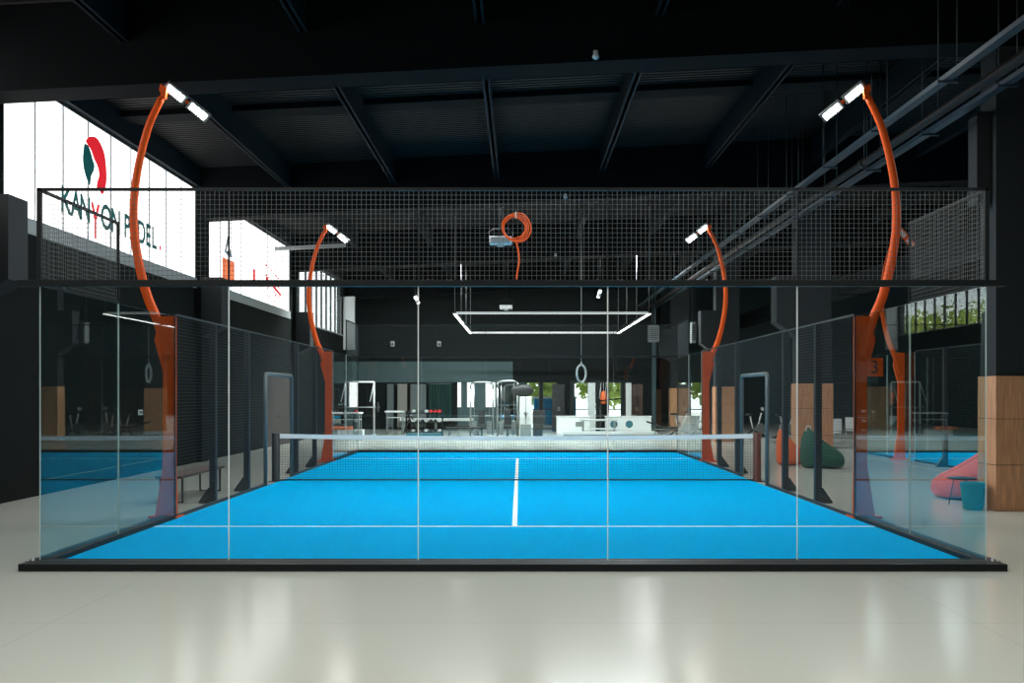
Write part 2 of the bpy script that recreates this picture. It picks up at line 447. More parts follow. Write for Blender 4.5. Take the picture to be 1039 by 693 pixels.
# ------------------------------------------------------------------ padel court surface
def turf(cx, label):
    t = thing('court_turf', label, 'court surface', (cx, 20.2, 0))
    MB().box((cx-4.94, 10.42, 0), (cx+4.94, 29.98, .012)).build('turf_carpet', M['turf'], t)
    for y in (13.25, 27.15):
        MB().box((cx-4.94, y-.035, .0125), (cx+4.94, y+.035, .0145)).build('service_line', M['line'], t)
    MB().box((cx-.035, 13.285, .0125), (cx+.035, 27.115, .0145)).build('centre_line', M['line'], t)
    return t
turf(0, 'bright blue padel court surface with white service lines inside the glass cage')
turf(15.8, 'bright blue surface of the neighbouring court, seen through the side glass')

# ------------------------------------------------------------------ glass panes, mesh panels
def pane_mb(a, b):
    """a glass sheet; the thin faces get the second material (polished edge)"""
    m = MB(); m.box(a, b)
    d = [b[i]-a[i] for i in range(3)]; ax = d.index(min(d))
    m.bm.normal_update()
    bmesh.ops.recalc_face_normals(m.bm, faces=m.bm.faces[:])
    for f in m.bm.faces: f.material_index = 0 if abs(f.normal[ax]) > .9 else 1
    return m
def pane(a, b, parent, mat='glass'): return pane_mb(a, b).build('glass_pane', [M[mat], M['edge']], parent)

_grid = {}
def wire_panel(w, h, loc, axis, parent, mat, th, step=.05, name='wire_panel'):
    key = (round(w, 3), round(h, 3), mat, axis)
    if key not in _grid:
        bm = bmesh.new(); nx, nz = max(1, round(w/step)), max(1, round(h/step))
        vs = [[bm.verts.new((i*w/nx, 0, j*h/nz) if axis == 'x' else (0, i*w/nx, j*h/nz)) for i in range(nx+1)] for j in range(nz+1)]
        for j in range(nz):
            for i in range(nx): bm.faces.new((vs[j][i], vs[j][i+1], vs[j+1][i+1], vs[j+1][i]))
        me = bpy.data.meshes.new(name); bm.to_mesh(me); bm.free(); me.materials.append(M[mat])
        # knot the wires once, then share the finished mesh
        o = bpy.data.objects.new(name, me); COL.objects.link(o)
        md = o.modifiers.new('wire', 'WIREFRAME'); md.thickness = th; md.use_even_offset = False; md.use_boundary = True
        dg = bpy.context.evaluated_depsgraph_get(); dg.update()
        _grid[key] = bpy.data.meshes.new_from_object(o.evaluated_get(dg)); _grid[key].name = name
        bpy.data.objects.remove(o)
    o = bpy.data.objects.new(name, _grid[key]); COL.objects.link(o); o.parent = parent
    p = parent; off = Vector((0, 0, 0))
    while p is not None: off += p.location; p = p.parent
    o.location = Vector(loc)-off
    return o

def end_wall(y, s, cx, label, mlabel, mat='glass', wire='wire', full=True):
    """end of a court: five panes on a base beam; s=-1 beam foot juts towards -y"""
    g = thing('glass_wall', label, 'glass wall', (cx, y, 0))
    y0, y1 = (y-.25, y+.10) if s < 0 else (y-.10, y+.25)
    MB().box((cx-5.10, y0, 0), (cx+5.10, y1, .075), .006).build('base_beam', M['black'], g)
    for i in range(5):
        pane((cx-5+2*i+.006, y-.006, .075), (cx-5+2*i+1.994, y+.006, 2.97), g, mat)
    MB().box((cx-5.22, y-.05, 2.965), (cx+5.20, y+.05, 3.03), .004).build('top_rail', M['black'], g)
    if full:
        for sx in (-1, 1):
            for j in range(3):
                x = cx+sx*(5.028+.028*j)
                MB().lathe([(.018, 0), (.018, .012), (.010, .013), (.010, .03)], (x, y-.02 if j % 2 else y-.09, .075), 8).build('anchor_bolt', M['chrome'], g)
        for i in range(1, 5): MB().box((cx-5+2*i-.0055, y-.0055, .075), (cx-5+2*i+.0055, y+.0055, 2.965)).build('silicone_seam', M['seam'], g)
    m = thing('wire_mesh_screen', mlabel, 'mesh screen', (cx, y, 3.03))
    for i in range(5): wire_panel(2, .95, (cx-5+2*i, y, 3.03), 'x', m, wire, .0052)
    for i in range(6):
        x = cx-5+2*i; r = .022 if i in (0, 5) else .006
        MB().box((x-r, y-.02, 3.03), (x+r, y+.02, 4.0)).build('post', M['black'], m)
    MB().box((cx-5.02, y-.02, 3.975), (cx+5.02, y+.02, 4.005)).build('top_rail', M['black'], m)
    return g, m
end_wall(YF, -1, 0, 'five-pane clear glass end wall on a black base beam, nearest the camera', 'black wire mesh screen above the nearest glass wall, orange cable hanging on it')
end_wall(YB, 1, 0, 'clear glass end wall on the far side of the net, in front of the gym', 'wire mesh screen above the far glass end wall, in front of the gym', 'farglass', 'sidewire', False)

def side_glass(x, y0, near, label, mlabel, mat='sideglass', wire='wire'):
    s = 1 if x > 0 else -1
    g = thing('glass_wall', label, 'glass wall', (x, y0+2, 0))
    MB().box((x-(.05 if s > 0 else .16), y0+.11, 0), (x+(.16 if s > 0 else .05), y0+3.88, .06), .005).build('base_beam', M['black'], g)
    for i in range(2): pane((x-.006, y0+.012+2*i+(.0 if i else 0), .06), (x+.006, y0+2*i+1.994, 2.97), g, mat)
    MB().box((x-.009, y0+4-.006, 0), (x+.009, y0+4.02, 2.99)).build('edge_post', M['post'], g)
    m = thing('wire_mesh_screen', mlabel, 'mesh screen', (x, y0+1, 2.98))
    ya = y0+.03 if near else y0+2.0
    wire_panel(1.97, 1.0, (x, ya, 2.98), 'y', m, wire, .0052)
    MB().box((x-.016, ya, 3.97), (x+.016, ya+1.97, 4.0)).build('top_rail', M['black'], m)
    MB().box((x-.016, ya, 2.975), (x+.016, ya+1.97, 3.0)).build('bottom_rail', M['black'], m)
    MB().box((x-.018, (ya+1.95 if near else ya), 2.98), (x+.018, (ya+1.97 if near else ya+.02), 4.0)).build('post', M['black'], m)
side_glass(-HX, YF, True, 'two-pane glass side wall by the window wall, nearest the camera, mirroring the blue court', 'short wire mesh screen above the near glass on the window-wall side')
side_glass(HX, YF, True, 'two-pane glass side wall nearest the camera with the numbered orange pole and beanbags behind', 'short wire mesh screen above the near glass on the numbered-pole side')
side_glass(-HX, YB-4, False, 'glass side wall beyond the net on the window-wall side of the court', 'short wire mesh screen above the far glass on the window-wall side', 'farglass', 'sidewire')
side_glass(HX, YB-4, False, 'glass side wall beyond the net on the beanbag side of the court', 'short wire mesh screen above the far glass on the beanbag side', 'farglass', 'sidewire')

def side_fence(x, s, label, y_list=(14.22, 16.2, 18.2, 19.25, 21.45, 22.2, 24.2, 26.18), wire='sidewire'):
    """s = outward direction along x"""
    f = thing('mesh_fence', label, 'fence', (x, 20.2, 0))
    gate = None
    for a, b in zip(y_list, y_list[1:]):
        if abs(b-a-2.2) < .05: gate = (a, b); wire_panel(b-a, .75, (x, a, 2.25), 'y', f, wire, .0034)
        else: wire_panel(b-a, 2.95, (x, a, .05), 'y', f, wire, .0034)
    for y in y_list[1:-1]:
        if gate and y in gate: continue
        p = MB().box((x+s*.02, y-.055, 0), (x+s*.12, y+.055, 3.0))
        p.prism([(x+s*.12, 0), (x+s*.30, 0), (x+s*.30, .03), (x+s*.14, .26), (x+s*.12, .26)], 'y', y-.05, y+.05)
        p.build('fence_post', M['post'], f)
    if gate:
        a, b = gate
        MB().tube([(x, a, 0), (x, a, 2.17), (x, a+.06, 2.23), (x, b-.06, 2.23), (x, b, 2.17), (x, b, 0)], .042, 10).build('gate_frame', M['gate'], f)
    MB().box((x-.015, y_list[0], 2.985), (x+.015, y_list[-1], 3.01)).build('top_rail', M['sidewire'], f)
    for a, b in zip(y_list, y_list[1:]):
        if gate == (a, b): continue
        MB().box((x-.02, a, .0), (x+.02, b, .05)).build('bottom_rail', M['post'], f)
    return f
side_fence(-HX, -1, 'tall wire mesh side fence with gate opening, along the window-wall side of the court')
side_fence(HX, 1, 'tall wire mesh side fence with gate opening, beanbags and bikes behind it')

# ------------------------------------------------------------------ light poles
def light_pole(x, y, s, label, lit=True, number=False):
    """s=-1: stands on the -x side of its court and bows towards -x"""
    t = thing('light_pole', label, 'light pole', (x, y, 0), 'orange curved light poles')
    X = lambda d: x+s*d                      # d outward
    # foot plate and tapering blade
    poly = [(X(-.02), .03), (X(.29), .03), (X(.18), .75), (X(.17), 2.15), (X(.30), 2.62), (X(.22), 2.98), (X(.0), 2.98), (X(.0), .75)]
    MB().prism(poly, 'y', y-.045, y+.045).build('blade', M['orange'], t)
    MB().box((min(X(-.08), X(.36)), y-.14, 0), (max(X(-.08), X(.36)), y+.14, .03)).build('foot_plate', M['orange'], t)
    pts = smooth_path([(X(.12), y, 2.35), (X(.24), y, 2.84), (X(.42), y, 3.28), (X(.55), y, 3.79), (X(.625), y, 4.37), (X(.585), y, 5.02), (X(.42), y, 5.74), (X(.21), y, 6.22)], 6)
    N = len(pts)
    MB().tube(pts, [.075-.025*i/(N-1) for i in range(N)], 12).build('curved_arm', M['orange'], t)
    # fork at the top
    h = MB().prism([(X(.25), 6.16), (X(.15), 6.20), (X(.12), 6.36), (X(.22), 6.42), (X(.24), 6.33), (X(.21), 6.28)], 'y', y-.03, y+.03)
    h.build('head_bracket', M['orange'], t)
    u = Vector((-s*.70, .45, -.55)).normalized(); v = Vector((-s*.60, -.35, .48)).normalized(); n_ = u.cross(v)
    if n_.z > 0: n_ = -n_
    R = Matrix((u, v, n_)).transposed()
    o = Vector((X(.13), y, 6.40))
    MB().cbox(o+u*.34-n_*.035-v*.02, (.74, .05, .03), rot=R).build('lamp_bar', M['orange'], t)
    for k_ in range(2):
        c = o+u*(.15+.40*k_)
        hd = MB().cbox(c-n_*.0, (.345, .165, .05), .006, rot=R).build('floodlight', M['midgrey'] if lit else M['orange'], t)
        fins = MB()
        for q in range(7): fins.cbox(c-n_*.04+u*(-.12+.04*q), (.012, .12, .035), rot=R)
        fins.build('cooling_fins', M['black'] if lit else M['orange'], hd)
        MB().cbox(c+n_*.028, (.265, .10, .006), rot=R).build('led_panel', M['led'] if lit else M['off'], hd)
    if number:
        sg = MB().box((X(.0)-.0+.16, y-.07, 2.09), (X(.0)+.40, y-.05, 2.36)).build('number_sign', M['orange'], t)
        MB().text('3', .27, Matrix.Translation((X(.0)+.275, y-.072, 2.135)) @ Matrix.Rotation(PI/2, 4, 'X'), .002).build('number', M['digit'], sg)
        MB().box((X(.0)+.10, y-.06, 2.2), (X(.0)+.18, y-.045, 2.26)).build('sign_bracket', M['orange'], sg)
    return t
light_pole(-5.03, 14.32, -1, 'curved orange floodlight pole nearest the daylit logo window')
light_pole(5.03, 14.32, 1, 'curved orange floodlight pole carrying the number three sign', True, True)
light_pole(-5.03, 26.2, -1, 'curved orange floodlight pole beyond the net, beside the window wall')
light_pole(5.03, 26.2, 1, 'curved orange floodlight pole beyond the net, beside the exercise bikes')
light_pole(10.77, 26.9, -1, 'curved orange floodlight pole of the neighbouring court, lamp unlit', False)

# neighbouring court's cage
side_fence(10.8, -1, 'wire mesh side fence of the neighbouring court', (14.22, 16.2, 18.2, 19.25, 21.45, 22.2, 24.2, 26.18))
g = thing('glass_wall', 'glass corner panes of the neighbouring court, far end', 'glass wall', (10.8, 28.2, 0))
for i in range(2): pane((10.794, 26.212+2*i+.03, .05), (10.806, 28.194+2*i, 2.97), g, 'farglass')
for i in range(3): pane((10.83+2*i, 30.194, .05), (10.8+2*i+1.99, 30.206, 2.97), g, 'farglass')
MB().box((10.66, 27.1, 0), (10.84, 30.05, .05)).build('base_beam', M['black'], g)
MB().box((10.66, 30.08, 0), (16.8, 30.4, .05)).build('base_beam', M['black'], g)

# ------------------------------------------------------------------ net
net = thing('court_net', 'low black net with white top band stretched across the blue court', 'net', (0, 20.2, 0))
NB = MB(); nx = 18
def sag(x): return .90+.05*(x/5)**2
def strip_mesh(z0, z1, thick):
    m = MB()
    for i in range(nx):
        xa, xb = -4.95+9.9*i/nx, -4.95+9.9*(i+1)/nx
        m._faces([(xa, 20.2-thick, sag(xa)+z0), (xb, 20.2-thick, sag(xb)+z0), (xb, 20.2-thick, sag(xb)+z1), (xa, 20.2-thick, sag(xa)+z1),
                  (xa, 20.2+thick, sag(xa)+z0), (xb, 20.2+thick, sag(xb)+z0), (xb, 20.2+thick, sag(xb)+z1), (xa, 20.2+thick, sag(xa)+z1)],
                 [(0, 1, 2, 3), (7, 6, 5, 4), (3, 2, 6, 7), (4, 5, 1, 0)]+([(0, 3, 7, 4)] if i == 0 else [])+([(1, 5, 6, 2)] if i == nx-1 else []))
    bmesh.ops.remove_doubles(m.bm, verts=m.bm.verts[:], dist=1e-5)
    return m
strip_mesh(-.045, .045, .012).build('top_band', M['band'], net)
wire_panel(9.9, .86, (-4.95, 20.2, .03), 'x', net, 'netcord', .006, .055, 'netting')
MB().cyl((-4.95, 20.2, .035), (4.95, 20.2, .035), .014, 8).build('bottom_cord', M['netcord'], net)
for sx in (-1, 1):
    p = MB(); p.lathe([(.09, 0), (.09, .02), (.085, .03), (.085, 1.0), (.07, 1.02)], (sx*5.03, 20.2, 0), 18)
    p.build('net_post', M['netpost'] if sx < 0 else M['netpost_b'], net)
    MB().cbox((sx*5.03, 20.2, .006), (.3, .3, .012), .003).build('post_plate', M['netpost'], net)

# ------------------------------------------------------------------ orange cable hung on the mesh
cc = thing('cable_coil', 'coiled orange cable hanging on the front wire mesh', 'cable', (.03, 10.12, 3.5))
cl = MB()
for q in range(4):
    r = .112+.013*q; ph = random.uniform(0, 6); pts = []
    for a in range(36):
        t = 2*PI*a/36
        pts.append((.03+(r+.006*math.sin(2*t+ph))*math.cos(t)+.008*(q-2), 10.165-.012*q+.008*math.sin(3*t+ph), 3.575+(r+.006*math.cos(3*t+ph))*math.sin(t)))
    cl.tube(pts, .0075, 6, closed=True)
cl.build('coil', M['cable'], cc)
MB().tube(smooth_path([(.02, 10.13, 3.455), (.05, 10.14, 3.36), (.065, 10.15, 3.24), (.05, 10.15, 3.13), (.035, 10.15, 3.035)], 6), .009, 8).build('cable_tail', M['cable'], cc)
MB().tube(smooth_path([(.03, 10.2, 3.74), (.03, 10.13, 3.735), (.03, 10.10, 3.70), (.03, 10.12, 3.67)], 4), .008, 6).build('hook', M['hose_pin'], cc)

# ------------------------------------------------------------------ company lettering on the daylit windows
lg = thing('window_logo', 'green and red drop emblem with company lettering on the first daylit window', 'logo', (LW-.006, 20.7, 5.2))
def film(poly, name, mat, x=LW-.011):
    P = [Vector(p) for p in poly]; n = len(P); q = []
    for i in range(n):
        a, b, c, d = P[i-1], P[i], P[(i+1) % n], P[(i+2) % n]
        for j in range(4):
            t = j/4; q.append(tuple(.5*((2*b)+(c-a)*t+(2*a-5*b+4*c-d)*t*t+(3*b-a-3*c+d)*t**3)))
    poly = q
    return MB().prism(poly, 'x', x, x+.004).build(name, M[mat], lg)
film([(19.27, 6.88), (19.45, 7.01), (19.73, 7.07), (19.95, 7.0), (20.14, 6.83), (20.22, 6.58), (20.24, 6.32), (20.16, 6.11), (20.04, 5.97), (19.89, 6.02), (19.77, 6.07), (19.81, 6.2), (19.88, 6.32), (19.85, 6.44), (19.77, 6.53), (19.65, 6.61), (19.51, 6.75), (19.38, 6.82)], 'red_swoosh', 'red_logo')
film([(19.22, 6.81), (19.38, 6.8), (19.48, 6.72), (19.59, 6.57), (19.66, 6.48), (19.62, 6.36), (19.51, 6.23), (19.45, 6.03), (19.3, 6.14), (19.19, 6.29), (19.14, 6.48), (19.17, 6.67)], 'green_crescent', 'green_logo', LW-.010)
def letter_at(ch, y, z=5.3, sy=1.0, sz=1.0, size=.72):
    # reads along +y, faces +x
    return Matrix.Translation((LW-.006, y, z)) @ Matrix(((0, 0, 1, 0), (1, 0, 0, 0), (0, 1, 0, 0), (0, 0, 0, 1))) @ Matrix.Diagonal((sy, sz, 1, 1))
for ch, y in (('K', 18.42), ('A', 18.84), ('N', 19.24), ('O', 20.22), ('N', 20.7), ('P', 21.28), ('A', 21.66), ('D', 22.1), ('E', 22.5), ('L', 22.86)):
    MB().text(ch, .72, letter_at(ch, y, 5.28, .9, 1.0), .003).build('green_letter', M['green_logo'], lg)
yl = MB(); yl.text('Y', .70, letter_at('Y', 19.70, 5.02, .86, 1.42), .003); yl.build('red_letter', M['red_logo'], lg)
dt = MB().box((LW-.011, 23.2, 5.29), (LW-.006, 23.3, 5.40)).build('red_full_stop', M['red_logo'], lg)
l2 = thing('window_graphic', 'orange block and red brush writing on the second daylit window', 'sign', (LW-.006, 31, 5))
MB().box((LW-.011, 28.1, 5.15), (LW-.006, 29.3, 5.82)).build('orange_block', M['orange_film'], l2)
MB().prism([(28.3, 6.0), (28.6, 6.5), (28.75, 6.45), (28.5, 6.05), (28.9, 6.15), (29.1, 5.95), (28.7, 5.9)], 'x', LW-.011, LW-.006).build('pale_figure', M['mull'], l2)
MB().box((LW-.011, 31.35, 5.35), (LW-.006, 31.6, 5.9)).build('red_mark', M['red_logo'], l2)
w2 = MB()
rr = random.Random(3)
for row in range(4):
    for i in range(6):
        y = 33.0+i*.33+rr.uniform(-.05, .05); z = 6.2-row*.33-i*.05
        a = rr.uniform(-.7, .7); L = rr.uniform(.10, .17)
        dy, dz = math.cos(a)*L, math.sin(a)*L
        w2.prism([(y-dy, z-dz), (y+dy, z+dz), (y+dy-.02, z+dz+.05), (y-dy-.02, z-dz+.05)], 'x', LW-.011, LW-.006)
w2.prism([(32.9, 5.72), (35.0, 5.35), (35.0, 5.45), (32.9, 5.85)], 'x', LW-.009, LW-.004)
w2.build('red_lettering', M['red_film'] if 'red_film' in M else M['red_logo'], l2)

# ------------------------------------------------------------------ things under the roof
def ceiling_unit(x, y, z, label):
    t = thing('ceiling_heater', label, 'heater', (x, y, z), 'ceiling heaters')
    MB().box((x-.30, y-.25, z-.13), (x+.30, y+.25, z+.05), .02).build('casing', M['white'], t)
    lv = MB()
    for i in range(4): lv.cbox((x, y-.262, z-.10+.04*i), (.5, .02, .012))
    lv.build('louvre', M['lightgrey'], t)
    MB().lathe([(.10, 0), (.12, .03), (.12, .06)], (x, y, z-.19), 16).build('nozzle', M['lightgrey'], t)
    br = MB().tube([(x-.3, y, z-.02), (x-.33, y, z+.2), (x-.2, y, z+.29), (x+.2, y, z+.29), (x+.33, y, z+.2), (x+.3, y, z-.02)], .012, 6)
    br.build('bracket', M['black'], t)
    MB().cyl((x, y, z+.28), (x, y, 7.6+slope(x)), .02, 8).build('drop_rod', M['black'], t)
ceiling_unit(-.46, 26.7, 6.1, 'white ceiling heater hung on a rod, just behind the orange cable coil')
ceiling_unit(-.58, 45.5, 5.95, 'white ceiling heater hung over the gym, far away')
for i, (x, y) in enumerate(((1.25, 14.98), (1.28, 25.73), (1.42, 36.63))):
    o = thing('detector', 'small white detector on the %s roof beam' % ('first', 'second', 'third')[i], 'detector', (x, y, 6.95+slope(x)), 'detectors on the beams')
    MB().lathe([(.028, 0), (.052, .025), (.055, .05), (.04, .07), (.04, .13)], (x, y, 6.96+slope(x)), 14).build('housing', M['white'], o)

def cable_tray(x, z, label):
    t = thing('cable_tray', label, 'cable tray', (x, 30, z), 'cable trays')
    MB().box((x-.065, 3, z), (x+.065, 58, z+.012)).build('tray_bed', M['tray'], t)
    for sx in (-1, 1):
        MB().box((x+sx*.065-.006, 3, z), (x+sx*.065+.006, 58, z+.07)).build('side_rail', M['tray'], t)
    y = 6.0
    while y < 48:
        h = MB().box((x-.15, y-.02, z-.035), (x+.15, y+.02, z-.003))
        h = h.build('hanger_bar', M['tray'], t)
        for sx in (-1, 1): MB().cyl((x+sx*.135, y, z-.05), (x+sx*.135, y, 8.27+slope(x)), .008, 6).build('threaded_rod', M['rod'], h)
        y += 2.65
cable_tray(6.25, 6.36, 'galvanised cable tray hung under the roof, higher of the two')
cable_tray(7.12, 6.30, 'galvanised cable tray hung beside the column heads')
p = thing('service_pipe', 'brown service pipe running between the two cable trays', 'pipe', (6.7, 30, 6.3))
MB().cyl((6.7, 3, 6.28), (6.7, 58, 6.28), .075, 14).build('pipe_run', M['pipe'], p)
for y in (8.0, 18.6, 29.2, 39.8):
    MB().cyl((6.7, y-.05, 6.28), (6.7, y+.05, 6.28), .10, 14).build('collar', M['pipe'], p)
    MB().cyl((6.7, y, 6.38), (6.7, y, 8.0), .008, 6).build('hanger_rod', M['rod'], p)
dc = thing('air_duct', 'dark wide air duct high above the neighbouring court', 'duct', (13.0, 30, 6.2))
MB().box((12.6, 10, 5.75), (13.5, 58, 6.35), .03).build('duct_run', M['joist'], dc)
for y in (14, 22, 30, 38, 46):
    MB().box((12.57, y-.03, 5.72), (13.53, y+.03, 6.38)).build('flange', M['joist'], dc)
    MB().cyl((13.05, y, 6.35), (13.05, y, 8.8), .012, 6).build('hanger_rod', M['rod'], dc)

# hanging light frame over the gym
lf = thing('hanging_lamp', 'large rectangular frame of white light hung over the gym', 'lamp', (1.15, 39.5, 4.67))
fx0, fx1, fy0, fy1, fz = -2.24, 4.66, 34.2, 45.2, 4.67
for x in (fx0, fx1):
    pr = MB().box((x-.05, fy0, fz), (x+.05, fy1, fz+.09)).build('profile', M['black'], lf)
    MB().box((x-.045, fy0, fz-.012), (x+.045, fy1, fz)).build('light_strip', M['strip'], pr)
for y in (fy0, fy1):
    pr = MB().box((fx0+.05, y-.02, fz), (fx1-.05, y+.02, fz+.07)).build('profile', M['white'], lf)
    MB().box((fx0+.05, y-.018, fz-.01), (fx1-.05, y+.018, fz)).build('light_strip', M['strip_dim'], pr)
for x in (fx0, fx1):
    for y in (fy0+.1, 38, 41.5, fy1-.1):
        MB().cyl((x, y, fz+.09), (x, y, 8.26+slope(x)), .005, 5).build('suspension_wire', M['lightgrey'], lf)
# hanging ring
rg = thing('hanging_ring', 'pale ring hanging on a thin cord behind the far glass', 'ring', (2.08, 31.6, 2.5))
pts = [(2.08+.27*math.cos(a)*.60, 31.6+.27*math.cos(a)*.8, 2.5+.28*math.sin(a)) for a in [2*PI*i/40 for i in range(40)]]
MB().tube(pts, .035, 10, closed=True).build('hoop', M['white'], rg)
MB().cyl((2.08, 31.6, 2.78), (2.08, 31.6, 7.9), .007, 6).build('cord', M['lightgrey'], rg)
MB().cbox((2.08, 31.6, 2.83), (.05, .05, .09), .01).build('buckle', M['lightgrey'], rg)
# adjustable spots on the back wall and under the roof
def spot(x, y, z, tilt, label):
    t = thing('spotlight', label, 'spotlight', (x, y, z), 'white tube spotlights')
    d = Vector((tilt, -.3, -1)).normalized()
    MB().tube([Vector((x, y, z)), Vector((x, y, z))+d*.30], .065, 12).build('tube', M['white'], t)
    MB().tube([Vector((x, y, z))+d*.30, Vector((x, y, z))+d*.31], .06, 12).build('lens', M['spot'], t)
    MB().cyl((x, y, z), (x, y, 8.26+slope(x)), .012, 6).build('stem', M['black'], t)
spot(-4.0, 37.5, 5.6, .55, 'white tube spotlight tilted over the gym, beside the light frame')
spot(3.2, 37.5, 5.85, -.35, 'white tube spotlight above the light frame, near the cable trays')
for i, x in enumerate((-6.5, -4.1)):
    t = thing('wall_speaker', 'small white wall speaker high on the dark back wall, %s' % ('nearer the window wall', 'nearer the light frame')[i], 'speaker', (x, 49.9, 4.4), 'wall speakers')
    MB().box((x-.10, 49.75, 4.28), (x+.10, 49.93, 4.56), .03).build('cabinet', M['white'], t)
    MB().box((x-.03, 49.93, 4.35), (x+.03, 50, 4.5)).build('bracket', M['black'], t)
    MB().cyl((x, 49.742, 4.38), (x, 49.752, 4.38), .07, 14).build('grille', M['midgrey'], t)
def fan_coil(x, y, z, hw, label):
    t = thing('fan_coil_unit', label, 'fan coil', (x, y, z), 'fan coils by the columns')
    MB().box((x-hw, y-.2, z-.4), (x+hw, y+.2, z+.4), .02).build('casing', M['midgrey'], t)
    lv = MB()
    for i in range(7): lv.box((x-hw*.8, y-.215, z-.3+.09*i), (x+hw*.8, y-.198, z-.26+.09*i))
    lv.build('grille', M['rubber'], t)
    MB().box((x-.05, y, z+.4), (x+.05, y+.05, 7.9)).build('hanger', M['black'], t)
fan_coil(6.78, 37.4, 4.2, .09, 'slim grey unit on the third column head')
fan_coil(6.55, 46.9, 4.75, .26, 'grey fan coil unit beside the fourth column head')

# ------------------------------------------------------------------ beside the court
bn = thing('bench', 'low bench with brown seat and black legs behind the mesh fence', 'bench', (-5.75, 17, 0))
MB().box((-5.95, 15.95, .43), (-5.52, 18.3, .47), .006).build('seat', M['seatwood'], bn)
for y in (16.1, 18.1):
    MB().tube([(-5.92, y, .43), (-5.92, y, .02), (-5.55, y, .02), (-5.55, y, .43)], .02, 8).build('leg_frame', M['black'], bn)
MB().cyl((-5.74, 16.1, .41), (-5.74, 18.1, .41), .016, 8).build('stretcher', M['black'], bn)
wd = thing('wall_socket', 'small white socket plate on the dark window wall behind the bench', 'socket', (LW, 22.0, 1.2))
MB().box((LW, 21.88, 1.35), (LW+.02, 22.12, 1.47), .004).build('plate', M['white'], wd)
MB().box((LW+.02, 21.92, 1.38), (LW+.03, 22.08, 1.44)).build('insert', M['midgrey'], wd)
dr = struct(MB().box((LW, 32.6, 0), (LW+.05, 36.3, 2.5)), 'door_1', M['doorgrey'])
MB().box((LW+.05, 34.4, 1.0), (LW+.09, 34.44, 1.15)).build('door_handle', M['chrome'], dr)

def beanbag(x, y, mat, peak, label, sx=1, w=.5, L=1.0):
    t = thing('beanbag', label, 'beanbag', (x, y, 0), 'beanbags beside the court')
    prof = [(-.02, .10, .55, .10), (.03, .03, .80, .24), (.10, .0, .95, .34), (.18, .0, .985, .42), (.28, .0, .90, .48), (.40, .0, .78, .5), (.55, .0, .66, .5), (.70, .0, .55, .48), (.84, .0, .47, .42), (.94, .02, .38, .33), (1.0, .08, .26, .18)]
    m = MB().loft([(x+sx*(a-.5)*L, z0, z1*peak, ww*w/.5, y) for a, z0, z1, ww in prof], 22)
    m.build('cushion', M[mat], t)
    MB().tube(smooth_path([(x+sx*(.08-.5)*L, y-.06, .93*peak), (x+sx*(.10-.5)*L, y-.04, 1.04*peak), (x+sx*(.20-.5)*L, y+.02, 1.05*peak), (x+sx*(.24-.5)*L, y+.05, .93*peak)], 4), .015, 6).build('handle', M['hose_pin'], t)
    sm = MB()
    sm.tube([(x+sx*(a-.5)*L, y-.002, z1*peak+.004) for a, z0, z1, ww in prof[1:-1]], .008, 6)
    sm.build('seam', M[mat], t)
    return t
beanbag(7.55, 23.9, 'bean_green', .98, 'dark green slouching beanbag behind the mesh fence')
t = beanbag(7.02, 24.9, 'bean_orange', .97, 'orange beanbag standing against the oak-clad column', 1, .42, .62)
beanbag(8.0, 17.0, 'bean_red', .93, 'coral red beanbag behind the side glass, next to the nearest column', -1, .5, 1.25)
st = thing('side_table', 'small round side table on thin black legs before the coral beanbag', 'table', (7.35, 15.9, 0))
MB().lathe([(.22, .0), (.23, .01), (.23, .02), (.22, .025)], (7.35, 15.9, .43), 24).build('tabletop', M['black'], st)
for a in (.5, 2.6, 4.7):
    MB().cyl((7.35+.12*math.cos(a), 15.9+.12*math.sin(a), .43), (7.35+.2*math.cos(a), 15.9+.2*math.sin(a), 0), .009, 6).build('leg', M['black'], st)
tb = thing('planter_tub', 'tapered teal tub standing beside the nearest oak-clad column', 'tub', (7.36, 15.35, 0))
MB().lathe([(.13, 0), (.15, .02), (.19, .40), (.20, .43), (.18, .43), (.17, .39)], (7.25, 15.3, 0), 24).build('bowl', M['teal'], tb)

# white chairs and table beyond
def chair(x, y, rz, label):
    t = thing('white_chair', label, 'chair', (x, y, 0), 'white chairs near the shutter wall')
    MB().box((x-.22, y-.22, .44), (x+.22, y+.22, .48), .01).build('seat', M['white'], t)
    MB().box((x-.23, y-.24, .52), (x+.23, y-.21, .95), .01).build('backrest', M['white'], t)
    for sx in (-1, 1):
        for sy in (-1, 1):
            MB().cyl((x+sx*.19, y+sy*.19, .44), (x+sx*.22, y+sy*.22, 0), .012, 6).build('leg', M['chrome'], t)
        MB().cyl((x+sx*.2, y-.22, .48), (x+sx*.2, y-.23, .9), .012, 6).build('upright', M['chrome'], t)
    t.rotation_euler = (0, 0, rz); return t
chair(11.2, 34.4, .2, 'white chair with square back beyond the green beanbag')
chair(12.6, 36.5, -.3, 'white chair farther off, between the beanbag and the neighbouring court')
tt = thing('low_table', 'long dark low table beyond the green beanbag', 'table', (11.6, 33, 0))
MB().box((9.9, 32.6, .32), (13.4, 33.3, .36), .01).build('tabletop', M['midgrey'], tt)
for x in (10.05, 13.25):
    for y in (32.7, 33.2): MB().cyl((x, y, 0), (x, y, .32), .02, 8).build('leg', M['black'], tt)

